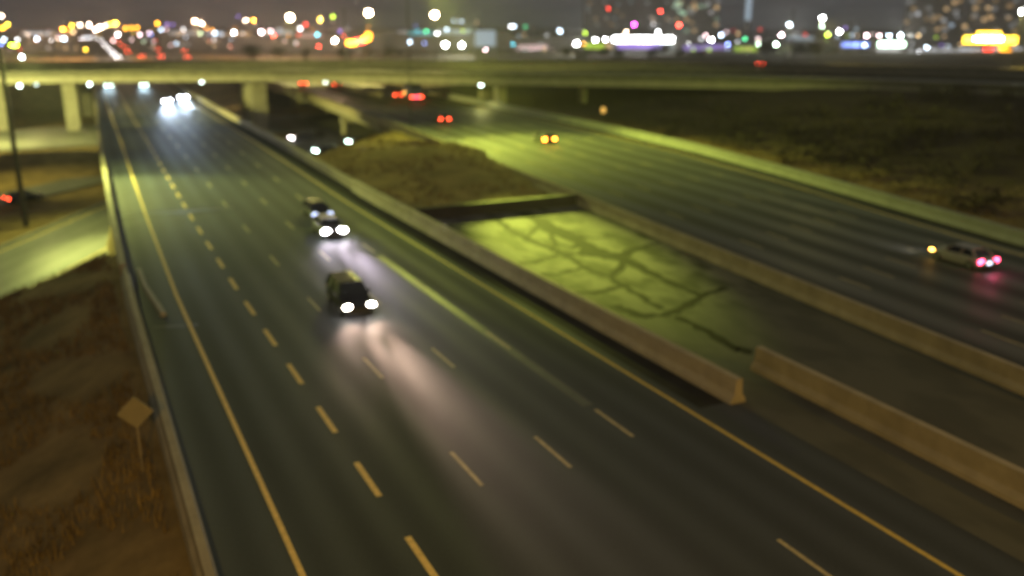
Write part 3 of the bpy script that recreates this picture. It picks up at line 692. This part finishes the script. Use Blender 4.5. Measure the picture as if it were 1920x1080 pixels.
# (x, y, colour, brightness, radius)
LIGHTS = [
 (3,30,'W',3,.5),(5,52,'O',3,.5),(14,46,'Y',3,.5),(8,74,'B',3,.5),(2,82,'U',2,.5),(41,107,'B',4,.5),(33,74,'N',2,.4),(37,92,'R',1,.5),(69,73,'B',3,.4),
 (52,63,'K',0,.6),(62,62,'K',0,.6),(74,63,'K',0,.6),(90,63,'K',0,.5),(118,55,'O',3,.5),(129,55,'O',2,.4),(135,48,'Y',3,.5),(150,47,'W',3,.5),(167,47,'W',4,.5),
 (180,55,'W',4,.5),(188,51,'W',4,.5),(197,48,'W',3,.5),(206,46,'Y',3,.5),(216,44,'Y',3,.5),(235,53,'O',3,.4),(246,52,'O',3,.4),(257,52,'O',3,.4),(120,73,'B',3,.45),(110,69,'V',0,.5),(160,93,'Y',3,.4),
 (143,90,'T',0,.5),(123,90,'T',0,.5),(90,90,'K',0,.4),
 (221,65,'N',3,.5),(247,74,'P',1,.5),(262,65,'P',3,.4),(283,64,'U',2,.4),(269,78,'E',0,.6),(295,44,'O',3,.5),(302,56,'B',2,.5),(313,46,'V',1,.4),(324,46,'V',1,.4),(342,60,'T',0,.5),
 (365,40,'W',3,.5),(378,44,'W',4,.5),(387,53,'O',2,.4),(403,62,'B',2,.5),(415,64,'B',1,.4),(439,61,'N',4,.5),(441,52,'O',1,.4),(455,63,'K',1,.4),(447,31,'V',1,.4),(461,38,'W',3,.5),(475,38,'O',3,.45),
 (376,63,'E',1,.5),(320,85,'P',1,.45),(340,84,'K',0,.4),(353,83,'K',0,.4),(392,77,'R',0,.4),(432,88,'R',0,.5),
 (490,60,'P',4,.5),(508,58,'P',3,.4),(513,66,'R',2,.4),(525,55,'B',0,.6),(541,66,'O',1,.4),(573,46,'R',2,.5),(563,54,'N',3,.4),(560,65,'R',1,.5),(595,65,'C',2,.6),(598,87,'R',3,.4),
 (555,81,'K',1,.5),(585,56,'O',0,.5),(600,37,'Y',3,.5),(624,31,'L',2,.55),(637,58,'V',1,.55),(628,76,'N',4,.5),(645,68,'R',2,.4),(652,53,'K',0,.5),(691,50,'O',1,.5),
 (750,60,'K',0,.5),(760,60,'K',0,.5),(779,48,'U',0,.5),(783,58,'C',1,.5),(799,59,'G',2,.5),(820,63,'N',3,.4),(838,55,'B',2,.5),(865,40,'B',1,.6),(868,58,'L',1,.5),(880,56,'E',0,.5),(893,42,'T',0,.5),
 (768,79,'B',2,.7),(796,81,'U',1,.6),(835,84,'N',4,1.1),(866,85,'N',4,.9),(910,93,'P',3,.35),(923,93,'W',2,.4),(851,39,'B',1,.5),(958,50,'N',3,.4),(963,49,'B',3,.45),(962,83,'C',2,.45),
 (985,50,'G',0,.8),(1025,66,'K',1,.4),(1050,58,'B',3,.5),(983,65,'T',0,.5),(972,93,'P',1,.4),(984,93,'N',1,.4),(996,93,'P',1,.4),(1008,92,'P',1,.4),(1020,91,'T',1,.4),
 (1081,82,'N',4,1.0),(1095,82,'O',2,.5),(1116,75,'N',4,.55),(1135,74,'N',4,.55),(1189,46,'M',3,.65),(1225,45,'K',1,.5),(1174,60,'W',3,.5),(1234,60,'N',3,.6),(1257,75,'N',4,.6),(1273,47,'R',3,.7),(1141,16,'R',2,.45),(1238,21,'R',3,.5),
 (1323,66,'P',2,.5),(1334,75,'N',4,.6),(1315,73,'K',1,.6),(1352,66,'B',3,.5),(1362,60,'P',1,.5),(1375,57,'R',0,.5),(1384,63,'T',1,.5),(1397,73,'G',2,.45),(1383,78,'K',1,.5),(1365,83,'U',3,.45),(1364,92,'B',1,.45),(1421,82,'E',4,.45),(1421,80,'L',2,.4),
 (1425,55,'R',0,.6),(1300,93,'L',0,.8),(1330,93,'L',0,.8),(1395,92,'T',0,.6),(1405,92,'T',0,.6),
 (1455,83,'E',4,.45),(1465,66,'P',4,.45),(1480,46,'B',3,.45),(1487,66,'K',0,.5),(1510,65,'R',1,.5),(1541,49,'E',3,.6),(1552,65,'L',3,.5),(1574,59,'N',4,.5),(1585,52,'V',1,.4),(1597,66,'B',1,.5),(1570,69,'B',1,.4),(1605,55,'B',0,.5),
 (1625,67,'P',3,.5),(1649,67,'P',3,.5),(1667,67,'B',3,.5),(1688,67,'B',4,.4),(1708,66,'K',0,.5),(1592,84,'U',1,.5),(1604,84,'U',2,.5),(1622,85,'B',3,.45),(1527,85,'O',0,.5),(1695,107,'R',1,.5),(1710,82,'K',0,.6),
 (1723,98,'N',2,.5),(1738,89,'B',3,.45),(1765,85,'V',0,.6),(1770,68,'T',0,.5),(1755,70,'L',0,.5),(1795,98,'K',1,.5),(1808,98,'N',1,.5),(1905,88,'K',1,.5)]
rf = random.Random(21)
for _ in range(74):                                      # the crowd of small lamps between the ones that stand out
    u = rf.choice([rf.uniform(0, 720), rf.uniform(0, 480), rf.uniform(960, 1900)])
    LIGHTS.append((round(u), round(rf.triangular(50, 98, 66)), rf.choice('OYWPWKTBKOR' if u < 760 else 'KTBPLNWE'), rf.choice((0, 0, 1, 1, 2)), rf.uniform(.3, .5)))
LIGHTS.sort(key=lambda q: q[0])
cnt = {}; tot = {}
for q in LIGHTS: tot[(q[2], q[3] > 1)] = tot.get((q[2], q[3] > 1), 0)+1
rs = random.Random(3)
lamp_groups = {}
for (u, v, c, b_, rad) in LIGHTS:
    dist = 520 + rs.uniform(-60, 60)
    p_ = at(u, v, dist); gz = th(p_.x, p_.y)
    key = (c, b_ > 1); cnt[key] = cnt.get(key, 0)+1
    tone = ('bright ' if b_ > 1 else 'faint ')+COL[c][0]
    lab = f'{tone} far city lamp on a pole, {ordinal(cnt[key])} from left of its colour' if tot[key] > 1 else f'{tone} far city lamp on a pole, the only one of its colour'
    r_ = empty('city_lamp', (p_.x, p_.y, gz), 0, label=lab, cat='lamp', group='lamps of the far city'); H = p_.z-gz
    q = MB(); q.tube((0, 0, 0), (0, 0, max(.2, H-rad)), .12, .09, n=6); q.build('pole', M['dark'], r_)
    q = MB(); q.ball((0, 0, H), rad, rad, rad*.85, 8, 6); q.build('lens', em(c, BR[b_]), r_, smooth=True)
    if (u, v) in {(118,55),(216,44),(41,107),(365,40),(475,38),(600,37),(513,66),(628,76),(866,85),(1081,82),(1257,75),(1480,46),(1688,67)}:
        l_ = bpy.data.lights.new('glow', 'POINT'); l_.energy = 60000; l_.color = (1, .62, .36) if u < 650 else (.9, .9, .75); l_.shadow_soft_size = 1
        lo = bpy.data.objects.new('glow', l_); C.objects.link(lo); lo.parent = r_; lo.location = (0, -2, max(H, 9))

# traffic beyond the overpass
k = 0
for (u, v) in [(221,106),(213,99),(205,92),(197,84),(190,75),(180,71),(170,70),(160,71),(152,72)]:
    k += 1; p_ = onz(u, v, .9)
    c_ = car('sedan', 'grey', (p_.x, p_.y, 0), R(-4), f'far white headlight car, {ordinal(k)} in the queue counted from the overpass', 'far queue of headlights', 'far', hs=max(2.2, min(3.0, p_.y/330)))
k = 0
for (u, v) in [(265,104),(240,96),(233,88),(224,81),(213,75),(301,105),(296,93),(350,106),(345,95)]:
    k += 1; p_ = onz(u, v, .9)
    c_ = car('sedan', 'grey', (p_.x, p_.y, 0), AW, f'far red tail light car beyond the overpass, number {k} of nine' if False else f'far red tail light car beyond the overpass, {ordinal(k)} of the scattered nine', 'far red tail lights', None, 'red', ts=max(2.2, min(3.0, p_.y/330)))
p_ = onz(1432, 118, 7.2)
car('sedan', 'black', (p_.x, p_.y, 6.11), R(120), 'lone car with a red tail light up on the overpass road', Ga, None, 'red', ts=3.4)

# buildings
def building(u0, u1, vtop, dist, depth, label, m='facade', windows=(), roofh=.6, cat='building', name='building', wsize=(1.6, 1.5)):
    a = at(u0, 80, dist); b_ = at(u1, 80, dist); top = at((u0+u1)/2, vtop, dist).z
    mid = (a+b_)/2; d = (b_-a); d.z = 0; W = d.length; rz = math.atan2(d.y, d.x); gz = th(mid.x, mid.y)
    r_ = empty(name, (mid.x, mid.y, gz), rz, label=label, cat=cat); H = top-gz
    q = MB(); q.box(-W/2, W/2, 0, depth, -.5, H); q.build('wall', M[m], r_)
    q = MB(); q.box(-W/2-.3, W/2+.3, -.3, depth+.3, H+.002, H+roofh); q.build('roof', M['roofm'], r_)
    for (u, v, c, e, *s_) in windows:
        x = (u-(u0+u1)/2)/(u1-u0)*W; z = at(u, v, dist).z-gz; ww, hh = s_ if s_ else wsize
        q = MB(); q.box(x-ww/2, x+ww/2, -.12, -.002, z-hh/2, z+hh/2); q.build('window', em(c, e), r_)
    return r_
rw2 = random.Random(11)
def wins(u0, u1, v0, v1, n, cols, es):
    return [(rw2.uniform(u0, u1), rw2.uniform(v0, v1), rw2.choice(cols), rw2.choice(es)) for _ in range(n)]
building(1185, 1262, -60, 900, 22, 'tall dark apartment tower with few lit windows, behind the magenta lamp', windows=wins(1190, 1258, 0, 60, 10, 'KT', (0.15, 0.30)), wsize=(3, 2.4))
building(1262, 1345, -70, 820, 24, 'tall apartment tower with clustered grey lit windows, middle of three', windows=[(1270,10,'E',0.88),(1280,25,'E',0.88),(1272,22,'E',0.64),(1262,12,'E',0.48),(1300,15,'T',0.64),(1298,8,'T',0.48),(1340,14,'T',0.80),(1265,5,'E',0.48)]+wins(1266, 1342, 0, 60, 22, 'KTE', (0.15, 0.27, 0.42)), wsize=(3.2, 2.6))
building(1092, 1185, -40, 950, 20, 'tall dim apartment tower, leftmost of the towers beside the white shop', windows=wins(1096, 1180, 0, 50, 16, 'KTB', (0.12, 0.21)), wsize=(3, 2.4))
building(1690, 1800, -60, 800, 26, 'broad dark apartment block with scattered lit windows left of the yellow sign', windows=[(1715,26,'K',0.88),(1780,5,'T',0.64),(1767,17,'T',0.64),(1765,38,'K',0.56),(1755,55,'T',0.48),(1780,47,'B',0.64)]+wins(1694, 1796, 0, 62, 18, 'KTK', (0.12, 0.21, 0.30)), wsize=(3, 2.4))
building(1802, 1925, -50, 760, 26, 'broad dark apartment block with scattered lit windows behind the yellow sign', windows=[(1821,15,'T',0.56),(1845,15,'T',0.64),(1840,37,'T',0.64),(1853,33,'T',0.56),(1885,33,'K',0.56),(1805,50,'T',0.80)]+wins(1806, 1918, 0, 60, 16, 'KT', (0.12, 0.21, 0.30)), wsize=(3, 2.4))
building(890, 932, 56, 480, 12, 'small pale cube building glowing grey behind the white floodlights', m='facade2', windows=[(910,72,'B',.35,10.5,8)])
building(1090, 1145, 78, 560, 14, 'low shop with yellowish windows left of the white store', windows=[(1105,86,'L',.6,6,3),(1125,87,'L',.7,6,3),(1140,86,'T',.5,4,3)])
building(1145, 1268, 68, 560, 26, 'wide store with a blazing white fascia and violet windows', m='facade2', windows=[(1206,74,'N',30,35,2.8),(1200,86,'V',.8,26,3.2),(1245,87,'B',.4,10,3)])
building(1270, 1440, 82, 600, 20, 'long low shop row right of the blazing white store', windows=[(1300,90,'V',.35,12,3),(1345,88,'V',.4,16,3),(1400,92,'L',.35,14,3)])
building(1640, 1700, 76, 540, 16, 'low shop with bright green white fascia', windows=[(1672,83,'E',14,13,2.2),(1668,92,'K',.6,12,2.4)])
building(1575, 1640, 78, 560, 15, 'low shop with blue fascia beside the green white shop', windows=[(1604,84,'U',2.2,14,2.4)])
building(1700, 1920, 84, 620, 16, 'long low building with dim grey windows below the yellow sign', windows=[(1730,95,'K',.5,14,3),(1790,96,'K',.7,22,3.4),(1840,96,'K',.7,22,3.4),(1895,94,'K',.6,14,3)])
building(430, 720, 66, 640, 20, 'long dark low warehouse behind the orange red sign', windows=[(450,64,'T',.3,14,2.4),(520,62,'B',.3,20,2.4),(580,66,'P',.3,16,2.4)])
building(720, 960, 62, 660, 20, 'long low warehouse with dim aqua windows behind the floodlights', windows=[(790,62,'C',.3,18,2.6),(850,60,'B',.35,24,2.6)])
building(40, 138, 58, 700, 20, 'low warehouse below the leftmost orange lamps', windows=[(75,63,'K',.35,20,2.2),(115,64,'T',.25,12,2.2)])
building(300, 430, 58, 680, 18, 'short low warehouse with grey windows left of the dark one', windows=[(345,62,'K',.3,18,2.4),(405,63,'B',.35,12,2.4)])
building(960, 1090, 70, 640, 18, 'dark low building beside the cyan lamp', windows=[(1000,88,'P',.5,20,2.2)])
building(1440, 1575, 74, 620, 18, 'dark low building below the stacked white lamps', windows=[(1500,72,'B',.3,16,2.4)])

# lit signs
def lit_sign(u, v, dist, pieces, label, name='lit_sign'):
    p_ = at(u, v, dist); gz = th(p_.x, p_.y); r_ = empty(name, (p_.x, p_.y, gz), -YAW-math.atan((u-960)/FPX), label=label, cat='sign', group=None)
    H = p_.z-gz; q = MB(); q.tube((0, .6, 0), (0, .6, H), .25); q.build('post', M['dark'], r_)
    for (x, z, ww, hh, c, e) in pieces:
        q = MB(); q.box(x-ww/2, x+ww/2, -.25, .25, H+z-hh/2, H+z+hh/2); q.build('lit_panel', em(c, e), r_)
    return r_
s3 = 480/FPX
lit_sign(1857, 75, 480, [(0, 0, 78*s3, 11*s3, 'Y', 8), (-3*s3, 9*s3, 34*s3, 6.5*s3, 'Y', 9)], 'big stepped yellow illuminated sign with glowing white centre')
for (u, v, c, e, ww, hh, lab) in [(1853, 73, 'W', 60, 40, 5, 'white lit lettering board in front of the yellow sign'), (1852, 95, 'R', 5, 14, 10, 'round red lit sign below the yellow sign'), (1885, 92, 'O', 5, 18, 12, 'orange lit sign below the right end of the yellow sign')]:
    lit_sign(u, v, 474, [(0, 0, ww*s3, hh*s3, c, e)], lab)
s4 = 470/FPX
sg = lit_sign(672, 75, 470, [(-12*s4, -5*s4, 16*s4, 7*s4, 'O', 22), (2*s4, -2*s4, 18*s4, 7*s4, 'R', 22), (14*s4, 2*s4, 14*s4, 7*s4, 'O', 22), (18*s4, 8*s4, 9*s4, 9*s4, 'O', 12)], 'orange red illuminated sign rising to the right above the overpass')
# lit tower
p_ = at(1402, 38, 700); gz = th(p_.x, p_.y)
tw = empty('lit_mast', (p_.x, p_.y, gz), 0, label='slender pale blue lit mast rising out of the picture', cat='mast')
q = MB(); q.tube((0, 0, 0), (0, 0, p_.z-gz), 1.6, 1.6); q.build('base', M['facade'], tw)
q = MB(); q.tube((0, 0, p_.z-gz+.01), (0, 0, 70), 2.1, 2.0, n=12); q.build('shaft', em('B', .36), tw)
# power pole silhouettes at right of centre
for (u, v0, lab) in [(1488, 20, 'slim grey lamp mast standing behind the overpass on the right'), (645, 20, 'slim dim mast between the big warm lamps')]:
    p_ = at(u, v0, 330); r_ = empty('mast', (p_.x, p_.y, th(p_.x, p_.y)), 0, label=lab, cat='mast')
    q = MB(); q.tube((0, 0, -.3), (0, 0, p_.z-r_.location.z), .35, .22); q.build('pole', M['steel'], r_)
    q = MB(); q.box(-.8, .8, -.15, .15, p_.z-r_.location.z, p_.z-r_.location.z+.2); q.build('crossarm', M['steel'], r_)

# skyline trees
def tree_mesh(seed, n=420):
    rr = random.Random(seed); q = MB(); cl = [(rr.uniform(-.32, .32), rr.uniform(-.32, .32), rr.uniform(.35, .9), rr.uniform(.14, .28)) for _ in range(11)]
    for _ in range(n):
        c = rr.choice(cl); d = Vector((rr.gauss(0, 1), rr.gauss(0, 1), rr.gauss(0, 1))).normalized()*c[3]*rr.uniform(.5, 1.1)
        p = Vector(c[:3])+d; a = Vector((rr.gauss(0, 1), rr.gauss(0, 1), rr.gauss(0, 1))).normalized()*.06; b_ = a.orthogonal().normalized()*.035
        q.add([p-a, p+b_, p+a, p-b_], [(0,1,2,3)])
    tk = MB().tube((0, 0, -.03), (0, 0, .55), .03, .015, n=6)
    for c in cl[:5]: tk.tube((0, 0, .35), c[:3], .014, .005, n=4)
    return q, tk
protos = []
for sd in range(3):
    q, tk = tree_mesh(sd); protos.append((q, tk))
made = {}
tl = [(1060,93),(1086,96),(1105,94),(1133,92),(1160,96),(1222,93),(1248,86),(1272,95),(1310,96),(1440,80),(1470,90),(1500,86),(1530,84),(1556,90),(1590,94),(1620,96),(1660,100),(1715,104),(1760,105),(1480,100),(1545,100),(1790,107),(1840,108),(1890,106),(470,88),(520,92),(575,92),(690,92),(735,90),(640,95)]
tl.sort()
for i, (u, v) in enumerate(tl):
    p_ = at(u, v, 430 + (i*37 % 50)); gz = th(p_.x, p_.y); H = max(3.0, p_.z-gz+1.0)
    r_ = empty('tree', (p_.x, p_.y, gz), i*1.7, label=f'dark tree against the city lights, {ordinal(i+1)} from the left of the tree row', cat='tree', group='dark trees along the skyline')
    k = i % 3
    for nm, mb, m in (('crown', protos[k][0], 'leaf'), ('trunk', protos[k][1], 'bark')):
        if (k, nm) not in made: made[(k, nm)] = mb.build(nm, M[m], r_)
        else:
            c_ = made[(k, nm)].copy(); C.objects.link(c_); c_.parent = r_
    r_.scale = (H*1.1, H*1.1, H)

# ------------------------------------------------------------------ brush on the right bank, dry grass
rr = random.Random(5)
q = MB()
for _ in range(620):
    y = rr.uniform(28, 150); x = X3(y)+rr.uniform(6, 62)
    if y > 110 and x > 108: continue
    z = th(x, y); s_ = rr.uniform(.6, 1.9)
    for _ in range(34):
        d = Vector((rr.gauss(0, .6), rr.gauss(0, .6), abs(rr.gauss(.5, .4))))*s_; p = Vector((x, y, z))+d
        a = Vector((rr.gauss(0, .3), rr.gauss(0, .3), rr.gauss(.5, .3))).normalized()*.4*s_; b_ = a.orthogonal().normalized()*.09*s_
        q.add([p-a, p+b_, p+a, p-b_], [(0,1,2,3)])
tag(q.build('undergrowth', M['bush']), 'dark leafless brush covering the bank beside the overpass', 'undergrowth', kind='stuff')
q = MB()
def tuft(x, y, s_):
    z = th(x, y)
    for _ in range(6):
        a = rr.uniform(0, 6.28); ln = s_*rr.uniform(.5, 1.2); lean = rr.uniform(.1, .6)
        bx, by = x+rr.gauss(0, .12), y+rr.gauss(0, .12); wv = .03
        t = Vector((bx+math.cos(a)*ln*lean, by+math.sin(a)*ln*lean, z+ln))
        q.add([(bx-wv*math.sin(a), by+wv*math.cos(a), z-.05), (bx+wv*math.sin(a), by-wv*math.cos(a), z-.05), t], [(0,1,2)])
def patchy(x, y): return math.sin(x*.9+1.1*math.sin(y*.35))+math.sin(y*.6+x*.4)
for _ in range(5200):
    y = rr.uniform(20, 82); x = rr.uniform(-12, 1.4)
    if patchy(x, y) > -.3: tuft(x, y, rr.uniform(.3, .7))
for _ in range(2600):
    y = rr.uniform(77, 140); x = rr.uniform(27.5, 48)
    if y < 119+(x-29)*1.3 and patchy(x*.7, y*.7) > -.2 and x < X2(y)-1: tuft(x, y, rr.uniform(.25, .55))
for _ in range(1500):
    y = rr.uniform(20, 150); x = X3(y)+rr.uniform(1, 9)
    tuft(x, y, rr.uniform(.3, .7))
tag(q.build('grass', M['grass']), 'dry brown grass on the road banks', 'grass', kind='stuff')

# ------------------------------------------------------------------ night air
hm = bpy.data.materials.new('night_haze'); hm.use_nodes = True; hn = hm.node_tree.nodes; hn.remove(hn['Principled BSDF'])
pv = hn.new('ShaderNodeVolumePrincipled'); pv.inputs['Color'].default_value = (.9, .9, .95, 1); pv.inputs['Density'].default_value = .00025; pv.inputs['Anisotropy'].default_value = .3
hm.node_tree.links.new(pv.outputs[0], hn['Material Output'].inputs['Volume'])
q = MB(); q.box(-4500, 4500, -600, 9500, -9, 110); tag(q.build('haze', hm), kind='stuff')
